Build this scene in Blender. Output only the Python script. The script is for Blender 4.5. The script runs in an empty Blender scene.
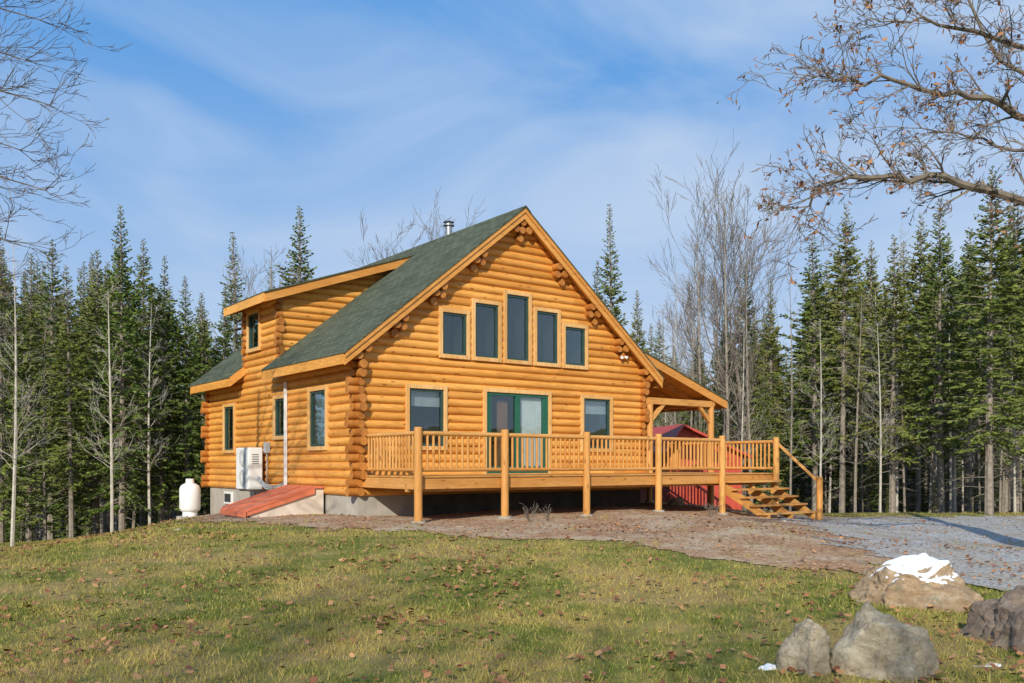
import bpy, bmesh, math, random
import numpy as np
from mathutils import Vector, Matrix, noise as mnoise
R=math.radians
scene=bpy.context.scene
F=898.0; ZC=1.2

# ------------------------------------------------------------------ helpers
def ss(a,b,t):
    s=np.clip((t-a)/(b-a),0,1); return s*s*(3-2*s)
def G(x,y):
    x=np.asarray(x,dtype=float); y=np.asarray(y,dtype=float)
    z=-.45+.45*ss(7,17,y)
    z=z-1.0*ss(-5.5,-14,x)*ss(8,16,y)
    z=z-1.3*ss(-9,-24,x)*ss(20,38,y)
    z=z-.38*ss(3,10,x)
    z=z-.7*ss(27,42,y)
    r=np.sqrt(x*x+y*y)
    z=z+9*ss(80,160,r)
    z=z+.035*np.sin(.7*x+1)*np.sin(.6*y)+.02*np.sin(1.7*x+.4*y)+.014*np.sin(3.1*x+2)*np.sin(2.3*y)
    return z
def g(x,y): return float(G(x,y))

class B:
    def __init__(s): s.v=[]; s.f=[]
    def add(s,v,f):
        o=len(s.v); s.v.extend([tuple(p) for p in v]); s.f.extend([tuple(i+o for i in q) for q in f])
    def box(s,x0,x1,y0,y1,z0,z1):
        v=[(x0,y0,z0),(x1,y0,z0),(x1,y1,z0),(x0,y1,z0),(x0,y0,z1),(x1,y0,z1),(x1,y1,z1),(x0,y1,z1)]
        s.add(v,[(0,3,2,1),(4,5,6,7),(0,1,5,4),(1,2,6,5),(2,3,7,6),(3,0,4,7)])
    def mbox(s,mp,a0,a1,o0,o1,z0,z1):
        p=mp(a0,o0); q=mp(a1,o1)
        s.box(min(p[0],q[0]),max(p[0],q[0]),min(p[1],q[1]),max(p[1],q[1]),z0,z1)
    def cyl(s,p0,p1,r0,r1=None,n=10,cap=True):
        if r1 is None: r1=r0
        p0=Vector(p0);p1=Vector(p1);d=(p1-p0).normalized()
        a=d.orthogonal().normalized(); b=d.cross(a)
        v=[];f=[]
        for k in range(n):
            t=2*math.pi*k/n; w=a*math.cos(t)+b*math.sin(t)
            v.append(p0+w*r0); v.append(p1+w*r1)
        for k in range(n):
            k2=(k+1)%n; f.append((2*k,2*k2,2*k2+1,2*k+1))
        if cap:
            f.append(tuple(2*k for k in range(n))[::-1]); f.append(tuple(2*k+1 for k in range(n)))
        s.add(v,f)
    def tube(s,pts,rad,n=5):
        m=len(pts); v=[];f=[]
        for i in range(m):
            d=(pts[min(i+1,m-1)]-pts[max(i-1,0)])
            if d.length<1e-6: d=Vector((0,0,1))
            d.normalize()
            ref=Vector((.31,.95,.05)) if abs(d.z)>.8 else Vector((0,0,1))
            a=d.cross(ref).normalized(); b=d.cross(a)
            for k in range(n):
                t=2*math.pi*k/n; v.append(pts[i]+(a*math.cos(t)+b*math.sin(t))*rad[i])
        for i in range(m-1):
            for k in range(n):
                k2=(k+1)%n
                f.append((i*n+k,i*n+k2,(i+1)*n+k2,(i+1)*n+k))
        s.add(v,f)
    def beam(s,p0,p1,w,h):
        p0=Vector(p0);p1=Vector(p1);d=(p1-p0).normalized()
        a=d.cross(Vector((0,0,1)))
        if a.length<1e-4: a=Vector((1,0,0))
        a.normalize(); b=a.cross(d).normalized()
        v=[]
        for p in (p0,p1):
            for sa,sb in ((-1,-1),(1,-1),(1,1),(-1,1)): v.append(p+a*sa*w/2+b*sb*h/2)
        s.add(v,[(0,3,2,1),(4,5,6,7),(0,1,5,4),(1,2,6,5),(2,3,7,6),(3,0,4,7)])
    def prism_y(s,poly,y0,y1):   # poly in (x,z)
        n=len(poly)
        v=[(p[0],y0,p[1]) for p in poly]+[(p[0],y1,p[1]) for p in poly]
        f=[tuple(range(n)),tuple(range(n,2*n))[::-1]]
        for k in range(n):
            k2=(k+1)%n; f.append((k,k+n,k2+n,k2))
        s.add(v,f)
    def obj(s,name,mat,parent=None,smooth=None,merge=False,fixn=False,bevel=0):
        me=bpy.data.meshes.new(name); me.from_pydata(s.v,[],s.f)
        if merge or fixn:
            bm=bmesh.new(); bm.from_mesh(me)
            if merge: bmesh.ops.remove_doubles(bm,verts=bm.verts,dist=.0004)
            if fixn: bmesh.ops.recalc_face_normals(bm,faces=bm.faces)
            bm.to_mesh(me); bm.free()
        me.materials.append(mat)
        if smooth is not None:
            me.polygons.foreach_set('use_smooth',[True]*len(me.polygons))
            me.set_sharp_from_angle(angle=R(smooth))
        me.update()
        o=bpy.data.objects.new(name,me); scene.collection.objects.link(o)
        if parent: o.parent=parent
        if bevel:
            md=o.modifiers.new('bevel','BEVEL'); md.width=bevel; md.segments=2; md.limit_method='ANGLE'
        return o

def empty(name,loc=(0,0,0),rz=0,parent=None):
    e=bpy.data.objects.new(name,None); e.location=loc; e.rotation_euler=(0,0,rz)
    e.empty_display_size=.1
    scene.collection.objects.link(e)
    if parent: e.parent=parent
    return e

# node helper
class M:
    def __init__(s,name):
        s.m=bpy.data.materials.new(name); s.m.use_nodes=True; s.t=s.m.node_tree
        s.bs=s.t.nodes['Principled BSDF']; s.out=s.t.nodes['Material Output']
    def n(s,typ,**kw):
        nd=s.t.nodes.new(typ)
        for k,v in kw.items(): setattr(nd,k,v)
        return nd
    def setin(s,nd,key,v):
        if isinstance(v,bpy.types.NodeSocket): s.t.links.new(v,nd.inputs[key])
        else: nd.inputs[key].default_value=v
    def math(s,op,a,b=0.0,c=None,clamp=False):
        nd=s.n('ShaderNodeMath',operation=op,use_clamp=clamp); s.setin(nd,0,a); s.setin(nd,1,b)
        if c is not None: s.setin(nd,2,c)
        return nd.outputs[0]
    def mix(s,fac,a,b,blend='MIX'):
        nd=s.n('ShaderNodeMix',data_type='RGBA',blend_type=blend)
        s.setin(nd,0,fac); s.setin(nd,6,a); s.setin(nd,7,b); return nd.outputs[2]
    def ramp(s,fac,stops):
        nd=s.n('ShaderNodeValToRGB'); s.setin(nd,0,fac)
        el=nd.color_ramp.elements
        while len(el)<len(stops): el.new(.5)
        for e,(p,c) in zip(el,stops): e.position=p; e.color=c if len(c)==4 else (*c,1)
        return nd.outputs[0]
    def noise(s,vec,scale,detail=4,rough=.55,dist=0):
        nd=s.n('ShaderNodeTexNoise'); s.t.links.new(vec,nd.inputs['Vector'])
        nd.inputs['Scale'].default_value=scale; nd.inputs['Detail'].default_value=detail
        nd.inputs['Roughness'].default_value=rough; nd.inputs['Distortion'].default_value=dist
        return nd.outputs[0]
    def coord(s,k='Object'): return s.n('ShaderNodeTexCoord').outputs[k]
    def map(s,vec,scale):
        nd=s.n('ShaderNodeMapping'); s.t.links.new(vec,nd.inputs[0]); nd.inputs['Scale'].default_value=scale
        return nd.outputs[0]
    def bump(s,h,strength=.5,dist=.02):
        nd=s.n('ShaderNodeBump'); s.t.links.new(h,nd.inputs['Height']); nd.inputs['Strength'].default_value=strength
        nd.inputs['Distance'].default_value=dist; s.t.links.new(nd.outputs[0],s.bs.inputs['Normal'])
    def base(s,c): s.setin(s.bs,'Base Color',c if isinstance(c,bpy.types.NodeSocket) else (*c,1))
    def rough(s,r): s.setin(s.bs,'Roughness',r)

def C(*c): return (c[0],c[1],c[2],1)

def simple(name,c1,c2,scale=5,rough=.7,bump=.2,bd=.01,detail=6,metal=0):
    m=M(name); co=m.coord(); nz=m.noise(co,scale,detail,.6)
    m.base(m.ramp(nz,[(.3,c1),(.7,c2)])); m.rough(rough); m.bs.inputs['Metallic'].default_value=metal
    if bump: m.bump(m.noise(co,scale*5,6,.6),bump,bd)
    return m.m

def wood(name,axis,tones,course=True,rough=.5,knots=1.0,spec=.3):
    m=M(name); co=m.coord(); sp=m.n('ShaderNodeSeparateXYZ'); m.t.links.new(co,sp.inputs[0])
    al=sp.outputs[{'x':0,'y':1,'z':2}[axis]]
    if course:
        cs=m.math('FLOOR',m.math('DIVIDE',m.math('SUBTRACT',sp.outputs[2],.48),.19))
        w1=m.n('ShaderNodeTexWhiteNoise',noise_dimensions='1D'); m.t.links.new(cs,w1.inputs['W'])
        seg=m.math('FLOOR',m.math('ADD',m.math('DIVIDE',al,3.7),w1.outputs[0]))
        w2=m.n('ShaderNodeTexWhiteNoise',noise_dimensions='1D')
        m.t.links.new(m.math('ADD',m.math('MULTIPLY',seg,17.31),m.math('MULTIPLY',cs,3.7)),w2.inputs['W'])
        rnd=w2.outputs[0]
    else:
        gi=m.n('ShaderNodeNewGeometry'); rnd=gi.outputs['Random Per Island']
    st=[5.,5.,5.]; st['xyz'.index(axis)]=.55
    fine=m.noise(m.map(co,tuple(v*4 for v in st)),1.6,7,.65,.3)
    broad=m.noise(m.map(co,tuple(st)),.9,3,.5,.4)
    c=m.ramp(rnd,[(0,tones[0]),(.5,tones[1]),(1,tones[2])])
    c=m.mix(m.math('MULTIPLY',m.ramp(fine,[(.35,(1,1,1)),(.62,(0,0,0))]),.55),c,C(*[t*.58 for t in tones[0]]))
    c=m.mix(m.math('MULTIPLY',m.ramp(broad,[(.45,(0,0,0)),(.75,(1,1,1))]),.45),c,C(min(.92,tones[2][0]*1.08),min(1,tones[2][1]*1.15),tones[2][2]*1.4))
    if knots:
        ks=[6.,6.,6.]; ks['xyz'.index(axis)]=2.3
        v=m.n('ShaderNodeTexVoronoi'); m.t.links.new(m.map(co,tuple(ks)),v.inputs['Vector']); v.inputs['Scale'].default_value=1
        kf=m.ramp(v.outputs['Distance'],[(.07,(1,1,1)),(.18,(0,0,0))])
        c=m.mix(m.math('MULTIPLY',kf,.75*knots),c,C(.22,.075,.015))
    big=m.noise(co,.55,4,.6)
    c=m.mix(m.math('MULTIPLY',m.ramp(big,[(.5,(0,0,0)),(.75,(1,1,1))]),.35),c,C(*[t*.6 for t in tones[0]]))
    m.base(c); m.rough(rough); m.bs.inputs['Specular IOR Level'].default_value=spec
    m.bump(fine,.4,.008)
    return m.m

T1=((.58,.235,.04),(.73,.325,.062),(.83,.41,.092))
T2=((.52,.225,.052),(.62,.295,.078),(.70,.365,.108))
TD=((.36,.125,.022),(.47,.18,.034),(.57,.235,.05))
m_logx=wood('log_wood_x','x',T1); m_logy=wood('log_wood_y','y',T1)
m_end=wood('log_end_wood','z',TD,course=False,knots=0)
m_trim=wood('trim_wood','z',((.66,.35,.11),(.74,.42,.15),(.80,.48,.19)),course=False,knots=.5)
m_fas=wood('fascia_wood','x',((.58,.24,.05),(.66,.30,.065),(.72,.34,.08)),course=False,knots=.6)
m_deck=wood('deck_wood','x',T2,course=False); m_deckz=wood('deck_post_wood','z',T2,course=False)
m_decky=wood('deck_wood_y','y',T2,course=False)
m_soff=wood('soffit_wood','y',T1,course=False)

def shingle(name,zs):
    m=M(name); co=m.coord(); sp=m.n('ShaderNodeSeparateXYZ'); m.t.links.new(co,sp.inputs[0])
    cb=m.n('ShaderNodeCombineXYZ'); m.t.links.new(sp.outputs[1],cb.inputs[0]); m.t.links.new(m.math('MULTIPLY',sp.outputs[2],zs),cb.inputs[1])
    br=m.n('ShaderNodeTexBrick'); m.t.links.new(cb.outputs[0],br.inputs['Vector'])
    br.inputs['Scale'].default_value=1; br.inputs['Brick Width'].default_value=.33; br.inputs['Row Height'].default_value=.16
    br.inputs['Mortar Size'].default_value=.018; br.inputs['Mortar Smooth'].default_value=.3
    br.inputs['Color1'].default_value=C(.035,.05,.032); br.inputs['Color2'].default_value=C(.115,.135,.09); br.inputs['Mortar'].default_value=C(.012,.016,.010)
    nz=m.noise(co,16,6,.8); c=m.mix(.4,br.outputs[0],m.ramp(nz,[(.38,(.025,.035,.022)),(.66,(.20,.21,.15))]))
    big=m.noise(co,.9,4); c=m.mix(m.math('MULTIPLY',m.ramp(big,[(.4,(0,0,0)),(.7,(1,1,1))]),.3),c,C(.12,.13,.085))
    m.base(c); m.rough(.95); m.bs.inputs['Specular IOR Level'].default_value=.15; m.bump(br.outputs['Fac'],-.6,.012) ; return m.m
m_sh=shingle('roof_shingles',1.6); m_sh2=shingle('roof_shingles_low',3.0)
m_conc=simple('foundation_concrete',(.30,.28,.24),(.42,.39,.34),3,.9,.3)
m_shade=simple('shade_dark_concrete',(.045,.042,.038),(.09,.083,.073),3,.95,.3)  # concrete with the shade under the deck painted into its colour
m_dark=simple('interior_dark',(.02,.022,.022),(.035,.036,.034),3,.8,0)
m_frame=simple('window_sash_green',(.02,.05,.042),(.03,.07,.058),8,.4,0)
m_doorf=simple('door_frame_green',(.012,.09,.055),(.02,.12,.075),8,.4,0)
m_white=simple('white_paint',(.68,.68,.66),(.78,.78,.76),4,.4,.05)
m_tank=simple('tank_white',(.74,.75,.75),(.8,.8,.8),3,.35,.03)
m_grey=simple('grey_plastic',(.28,.29,.3),(.36,.37,.38),6,.5,.05)
m_blind=simple('blind_fabric',(.40,.42,.42),(.5,.52,.52),6,.8,.05)
m_blk=simple('black_metal',(.02,.02,.02),(.04,.04,.04),6,.5,.05)
m_red=simple('red_painted_steel',(.54,.13,.06),(.66,.20,.10),2.5,.55,.08)
m_shed=simple('red_shed_boards',(.42,.05,.028),(.52,.08,.045),4,.6,.15)
m_shr=simple('red_shed_metal',(.42,.05,.03),(.52,.08,.05),4,.5,.1)
m_steel=simple('galvanised_steel',(.25,.26,.27),(.38,.39,.40),8,.4,.05,metal=.7)
m_curt=simple('curtain_fabric',(.74,.75,.72),(.84,.84,.81),6,.9,.1)
m_room=simple('interior_brown',(.22,.09,.035),(.34,.15,.06),3,.7,0)

def glassmat():
    m=M('window_glass'); t=m.t
    tr=m.n('ShaderNodeBsdfTransparent'); tr.inputs[0].default_value=C(.93,.97,.97)
    gl=m.n('ShaderNodeBsdfGlossy'); gl.inputs['Roughness'].default_value=.03; gl.inputs[0].default_value=C(.8,.92,.95)
    lw=m.n('ShaderNodeLayerWeight'); lw.inputs[0].default_value=.3
    nz=m.noise(m.coord(),1.3,2); bp=m.n('ShaderNodeBump'); t.links.new(nz,bp.inputs['Height']); bp.inputs['Strength'].default_value=.12; bp.inputs['Distance'].default_value=.05
    t.links.new(bp.outputs[0],gl.inputs['Normal'])
    f=m.math('ADD',m.math('MULTIPLY',lw.outputs['Fresnel'],.55),.05,clamp=True)
    mx=m.n('ShaderNodeMixShader'); t.links.new(f,mx.inputs[0]); t.links.new(tr.outputs[0],mx.inputs[1]); t.links.new(gl.outputs[0],mx.inputs[2])
    t.links.new(mx.outputs[0],m.out.inputs[0]); return m.m
m_glass=glassmat()

# ------------------------------------------------------------------ HOUSE
W=8.95; RU=W/2; L=9.95; EZ=3.68; SL=.805
HX,HY,HA=-3.46,20.06,R(37)
house=empty('log_cabin',(HX,HY,0),HA)
def h2w(u,v): return (HX+math.cos(HA)*u-math.sin(HA)*v, HY+math.sin(HA)*u+math.cos(HA)*v)
def plane(u):
    return EZ+SL*(u+.45) if u<=RU else EZ+SL*(W+.45-u)
mpF=lambda a,o:(a,-o); mpL=lambda a,o:(-o,a); mpR=lambda a,o:(W+o,a); mpBk=lambda a,o:(a,L+o)
mpC=lambda a,o:(a,4.4-o); mpC2=lambda a,o:(a,6.8+o)
def logwall(b,mp,z0,z1,fn,ops=(),h=.19,org=.48,ns=9):
    i=0
    def off(t): return .062*(1-abs(2*t-1)**2.4)
    while org+i*h<z1:
        for k in range(ns):
            za=org+(i+k/ns)*h; zb=org+(i+(k+1)/ns)*h
            if za<z0-1e-6 or za>=z1: continue
            zm=(za+zb)/2
            iv=[list(q) for q in fn(zm)]
            for (a0,a1,o0,o1) in ops:
                if o0<zm<o1:
                    nv=[]
                    for (p,q) in iv:
                        if a1<=p or a0>=q: nv.append([p,q]); continue
                        if a0>p: nv.append([p,a0])
                        if a1<q: nv.append([a1,q])
                    iv=nv
            oa=off(k/ns); ob=off((k+1)/ns)
            for p,q in iv:
                if q-p<.01: continue
                A=mp(p,oa);Bq=mp(q,oa);Cq=mp(q,ob);D=mp(p,ob)
                b.add([(*A,za),(*Bq,za),(*Cq,zb),(*D,zb)],[(0,1,2,3)])
        i+=1
def gable(z):
    a=max(0,(z+.17-EZ)/SL-.45); return [(a,W-a)] if a<RU-.05 else []
winF=[(1.31,2.25,1.62,2.96),(6.69,7.65,1.62,2.96),(3.5,5.47,.97,2.98),
      (2.22,2.91,3.82,4.82),(3.16,3.86,3.82,5.14),(4.12,4.82,3.82,5.46),(5.08,5.78,3.82,5.14),(6.04,6.74,3.82,4.82)]
winL=[(1.48,2.37,1.62,2.96),(3.85,4.55,1.93,2.9),(7.6,8.4,1.61,2.88),(5.66,6.45,4.4,5.36)]
b=B(); logwall(b,mpF,.48,7.5,gable,winF); b.obj('front_log_wall',m_logx,house,smooth=50,merge=True)
b=B(); logwall(b,mpBk,.48,7.5,gable); b.obj('back_log_wall',m_logx,house,smooth=50,merge=True)
DZ0=5.64+.352*.5-.14
def leftfn(z):
    if z<plane(0)-.1: return [(0,L)]
    return [(4.4,6.8)]
b=B(); logwall(b,mpL,.48,DZ0,leftfn,winL); b.obj('left_log_wall',m_logy,house,smooth=50,merge=True)
b=B(); logwall(b,mpR,.48,plane(W)-.1,lambda z:[(0,L)]); b.obj('right_log_wall',m_logy,house,smooth=50,merge=True)
def cheek(z):
    um=(z+.04-EZ)/SL-.45; a=max(0,(z-DZ0)/.352)
    return [(a,um)] if um>a+.03 else []
b=B(); logwall(b,mpC,3.95,7.2,cheek); logwall(b,mpC2,3.95,7.2,cheek); b.obj('dormer_side_wall',m_logx,house,smooth=50,merge=True)

random.seed(4)
b=B()
def corner(cu,cv,su,sv,z0,z1,k=1.0):
    i=0
    while .48+i*.19+.19<=z1+.02:
        z=.48+(i+.5)*.19
        if z>z0:
            e=(.22+random.random()*.04)*k
            if i%4 in (0,1):
                b.cyl((cu+su*e,cv-sv*.035,z),(cu-su*.12,cv-sv*.035,z),.099,n=14)
                b.cyl((cu-su*.045,cv+sv*.12,z),(cu-su*.045,cv-sv*.1,z),.09,n=14)
            else:
                b.cyl((cu-su*.035,cv+sv*e,z),(cu-su*.035,cv-sv*.12,z),.099,n=14)
                b.cyl((cu+su*.12,cv-sv*.045,z),(cu-su*.1,cv-sv*.045,z),.09,n=14)
        i+=1
corner(0,0,-1,-1,.4,3.75); corner(W,0,1,-1,.4,3.75); corner(0,L,-1,1,.4,3.75); corner(W,L,1,1,.4,3.75)
b.obj('corner_log_ends',m_end,house,smooth=40)
b=B()
corner(0,4.4,-.45,-.45,3.9,5.6)
corner(0,6.8,-.45,.45,3.9,5.6)
for d,s in [(0,1),(1.2,1),(1.2,-1),(2.35,1),(2.35,-1),(3.4,1),(3.4,-1),(4.35,1),(4.35,-1)]:
    u=RU+s*d; z=plane(u)-.36
    offs=[(0,0,.28),(.2,-.17,.26),(0,-.19,.2),(.2,-.36,.13)] if d else [(0,-.02,.28),(.2,-.2,.27),(-.2,-.2,.27),(0,-.21,.24),(0,-.4,.16)]
    if d>4: offs=offs[:2]
    for a,c,l in offs:
        b.cyl((u+s*a,-l-.02,z+c),(u+s*a,.05,z+c),.093,n=12)
b.obj('purlin_log_ends',m_end,house,smooth=40)

def slab(b,u0,u1,v0,v1,zf,t,drop=0):
    P=[(u0,zf(u0)-drop),(u1,zf(u1)-drop),(u1,zf(u1)-drop-t),(u0,zf(u0)-drop-t)]
    b.prism_y(P,v0,v1)
dz=lambda u:5.64+.352*(u+.5)
pz=lambda u:3.14+.342*(12.3-u)
bs=B(); bw=B()
pl=lambda u:EZ+SL*(u+.45); pr=lambda u:EZ+SL*(W+.45-u)
for (v0,v1,u0) in [(-.39,4.38,-.5),(4.38,6.82,3.0),(6.82,L+.4,-.5)]:
    slab(bs,u0,RU,v0,v1,pl,.035)
slab(bs,RU,W+.5,-.39,L+.4,pr,.035)
slab(bs,8.5,12.34,-.31,5.6,pz,.035)
bs.obj('shingle_roof',m_sh,house,fixn=True)
b=B(); slab(b,-.54,3.95,4.02,7.18,dz,.035); b.obj('dormer_shingle_roof',m_sh2,house,fixn=True)
for (v0,v1,u0) in [(-.30,4.38,-.45),(4.38,6.82,3.0),(6.82,L+.3,-.45)]:
    slab(bw,u0,RU,v0,v1,pl,.11,.037)
slab(bw,RU,W+.45,-.30,L+.3,pr,.11,.037)
slab(bw,-.5,3.8,4.1,7.1,dz,.1,.037)
slab(bw,8.62,12.3,-.24,5.5,pz,.09,.037)
bw.obj('roof_soffit_boards',m_soff,house,fixn=True)
b=B()
for zf,ua,ub in ((pl,-.47,RU),(pr,RU,W+.47)):
    b.prism_y([(ua,zf(ua)-.037),(ub,zf(ub)-.037),(ub,zf(ub)-.31),(ua,zf(ua)-.31)],-.343,-.302)
    b.prism_y([(ua,zf(ua)-.037),(ub,zf(ub)-.037),(ub,zf(ub)-.15),(ua,zf(ua)-.15)],-.372,-.345)
    b.prism_y([(ua,zf(ua)-.037),(ub,zf(ub)-.037),(ub,zf(ub)-.31),(ua,zf(ua)-.31)],L+.302,L+.343)
b.prism_y([(-.47,pl(-.47)-.037),(0.0,pl(0)-.037),(0.0,pl(0)-.29),(-.47,pl(-.47)-.29)],6.76,6.80)
b.prism_y([(-.47,pl(-.47)-.037),(0.0,pl(0)-.037),(0.0,pl(0)-.29),(-.47,pl(-.47)-.29)],4.40,4.44)
b.prism_y([(-.5,dz(-.5)-.037),(3.95,dz(3.95)-.037),(3.95,dz(3.95)-.27),(-.5,dz(-.5)-.27)],4.055,4.097)
b.prism_y([(-.5,dz(-.5)-.037),(3.95,dz(3.95)-.037),(3.95,dz(3.95)-.27),(-.5,dz(-.5)-.27)],7.103,7.145)
b.prism_y([(8.55,pz(8.55)-.037),(12.3,pz(12.3)-.037),(12.3,pz(12.3)-.27),(8.55,pz(8.55)-.27)],-.283,-.243)
b.obj('rake_fascia',m_fas,house,fixn=True)
b=B()
b.box(-.487,-.452,-.30,4.36,EZ-.30,EZ-.045); b.box(-.487,-.452,6.84,L+.3,EZ-.30,EZ-.045)
b.box(W+.452,W+.487,-.30,L+.3,EZ-.30,EZ-.045)
b.box(-.537,-.502,4.1,7.1,5.64-.27,5.64-.05)
b.box(12.302,12.335,-.24,5.5,3.14-.25,3.14-.05)
b.obj('eave_fascia',m_soff,house)
b=B(); b.prism_y([(RU-.16,plane(RU-.16)+.012),(RU,plane(RU)+.02),(RU+.16,plane(RU+.16)+.012),(RU+.16,plane(RU+.16)-.01),(RU,plane(RU)-.01),(RU-.16,plane(RU-.16)-.01)],-.40,L+.4); b.obj('ridge_cap',m_sh,house,fixn=True)
b=B(); zr=plane(RU); CU=RU+.1; CV=3.3
b.cyl((CU,CV,zr-.6),(CU,CV,zr+.30),.1,n=16); b.cyl((CU,CV,zr+.30),(CU,CV,zr+.33),.16,n=16)
b.cyl((CU,CV,zr+.40),(CU,CV,zr+.45),.16,.05,n=16); b.cyl((CU,CV,zr+.33),(CU,CV,zr+.40),.09,n=12); b.obj('chimney_pipe',m_steel,house,smooth=40)

b=B()
b.box(.03,1.5,.03,.25,-1.2,.478); b.box(.03,.25,.251,L-.25,-1.2,.478); b.box(W-.25,W-.03,.251,L-.25,-1.2,.478); b.box(.03,W-.03,L-.249,L-.03,-1.2,.478)
b.obj('concrete_foundation',m_conc,house)
b=B(); b.box(1.501,W-.03,.035,.25,-1.2,.478); b.obj('shade_dark_foundation',m_shade,house)  # same foundation behind the deck, coloured dark to deepen the shade there
b=B(); b.box(.3,W-.3,.3,L-.3,.3,.47); b.obj('floor_slab',m_dark,house)
b=B(); b.box(-.02,.028,7.9,8.55,.02,.38); b.obj('basement_window_frame',m_white,house)
b=B(); b.box(-.035,-.022,7.98,8.47,.08,.32); b.obj('basement_window_pane',m_dark,house)

bt=B(); bf=B(); bg=B(); bd=B(); bdf=B(); bbl=B()
def window(mp,a0,a1,z0,z1,door=False):
    t=.095
    bt.mbox(mp,a0-t,a0,-.04,.090,z0-t,z1+t); bt.mbox(mp,a1,a1+t,-.04,.090,z0-t,z1+t)
    bt.mbox(mp,a0,a1,-.04,.088,z1,z1+t)
    if not door: bt.mbox(mp,a0,a1,-.04,.105,z0-t,z0)
    fr=bdf if door else bf; s=.07 if door else .055
    fr.mbox(mp,a0,a0+s,-.03,.05,z0,z1); fr.mbox(mp,a1-s,a1,-.03,.05,z0,z1)
    fr.mbox(mp,a0+s,a1-s,-.03,.048,z1-s,z1); fr.mbox(mp,a0+s,a1-s,-.03,.048,z0,z0+s)
    bg.mbox(mp,a0+s,a1-s,-.004,.004,z0+s,z1-s)
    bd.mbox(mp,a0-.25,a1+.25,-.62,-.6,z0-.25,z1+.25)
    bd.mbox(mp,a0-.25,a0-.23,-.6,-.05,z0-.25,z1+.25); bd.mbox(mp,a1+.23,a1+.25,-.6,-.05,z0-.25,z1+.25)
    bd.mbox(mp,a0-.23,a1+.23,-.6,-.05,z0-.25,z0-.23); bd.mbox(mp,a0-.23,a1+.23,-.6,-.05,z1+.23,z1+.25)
for i,(a0,a1,z0,z1) in enumerate(winF):
    window(mpF,a0,a1,z0,z1,i==2)
    if i in (0,1):
        bbl.mbox(mpF,a0,a1,-.12,-.11,z1-.40,z1)
for i,(a0,a1,z0,z1) in enumerate(winL):
    window(mpL,a0,a1,z0,z1,False)
    if i==0: bbl.mbox(mpL,a0,a1,-.12,-.11,z0,z1)
mid=(3.5+5.47)/2
bdf.mbox(mpF,mid-.07,mid+.07,-.025,.055,1.04,2.91); bdf.mbox(mpF,3.57,3.66,-.02,.03,1.04,2.91); bdf.mbox(mpF,5.31,5.40,-.02,.03,1.04,2.91)
bdf.mbox(mpF,3.66,mid-.07,-.02,.03,1.04,1.14); bdf.mbox(mpF,mid+.07,5.31,-.02,.03,1.04,1.14)
bt.obj('window_trim',m_trim,house,bevel=.006); bf.obj('window_sash',m_frame,house); bdf.obj('sliding_door_frame',m_doorf,house)
bg.obj('window_panes',m_glass,house); bd.obj('room_interior',m_dark,house)
bbl.obj('window_blinds',m_blind,house)
b=B(); n=60
for k in range(n):
    a=mid+.08+k*(.76/n); a2=mid+.08+(k+1)*(.76/n)
    y=.07+.025*math.sin(k*1.25); y2=.07+.025*math.sin((k+1)*1.25)
    b.add([(a,y,.99),(a2,y2,.99),(a2,y2,2.95),(a,y,2.95)],[(0,1,2,3)])
b.obj('door_curtain',m_curt,house)
b=B(); b.box(3.98,4.30,.15,.17,1,2.8); b.box(3.6,3.66,.1,.12,1,2.9); b.obj('interior_door',m_room,house)
b=B(); b.box(8.03,8.13,-.12,-.05,4.15,4.24); b.cyl((8.03,-.12,4.17),(7.97,-.2,4.13),.025,.045,n=12); b.cyl((8.13,-.12,4.17),(8.19,-.2,4.13),.025,.045,n=12)
b.obj('flood_light',m_white,house)

# ---- deck
DF=-2.31; DU0=.1; DU1=11.9; DZ=.95
b=B()
y=DF-.03
while y<-.03:
    b.box(DU0-.02,DU1+.02,y,min(y+.134,-.02),DZ-.03,DZ); y+=.14
y=.03
while y<5.0:
    b.box(W+.07,DU1+.02,y,y+.134,DZ-.03,DZ); y+=.14
b.obj('deck_boards',m_deck,house)
b=B()
b.box(DU0,DU1,DF,DF+.045,.68,.918)
b.box(DU0,DU1,DF+.30,DF+.38,.62,.80)
b.obj('deck_rim',m_deck,house,bevel=.008)
b=B()
b.box(DU0,DU0+.045,DF+.047,-.06,.68,.918); b.box(DU1-.045,DU1,DF+.047,5,.68,.918)
u=.6
while u<11.8:
    b.box(u,u+.045,DF+.05,-.07 if u<W else 4.9,.70,.915); u+=.6
b.obj('deck_joists',m_decky,house)
posts=[(DU0+.05,DF-.0),(2.34,DF),(4.72,DF),(7.12,DF),(9.54,DF),(DU1-.05,DF)]
b=B(); bc=B()
def hz(u,v): 
    x,y=h2w(u,v); return g(x,y)
for (u,v) in posts:
    z0=hz(u,v)
    b.cyl((u,v-.075,z0+.02),(u,v-.075,1.95),.085,n=14)
    bc.cyl((u,v-.075,z0-.3),(u,v-.075,z0+.05),.15,n=16)
b.obj('deck_posts',m_deckz,house,smooth=40,bevel=.012)
b=B()
for v in (-.15,2.4,4.9):
    z0=hz(DU1-.06,v)
    b.cyl((DU1-.2,v,z0),(DU1-.2,v,2.93),.095,n=14); bc.cyl((DU1-.2,v,z0-.3),(DU1-.2,v,z0+.05),.15,n=16)
b.cyl((W+.16,-.15,.95),(W+.16,-.15,2.93),.09,n=14)
b.obj('porch_posts',m_deckz,house,smooth=40)
bc.obj('post_footings',m_conc,house)
b=B()
b.box(DU1-.29,DU1-.11,-.24,5.4,2.93,3.10)
b.obj('porch_beam',m_decky,house,bevel=.01)
b=B(); b.box(W+.07,DU1-.30,-.23,-.07,2.90,3.08)
b.beam((DU1-.25,-.15,2.45),(DU1-.75,-.15,2.92),.1,.1)
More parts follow.
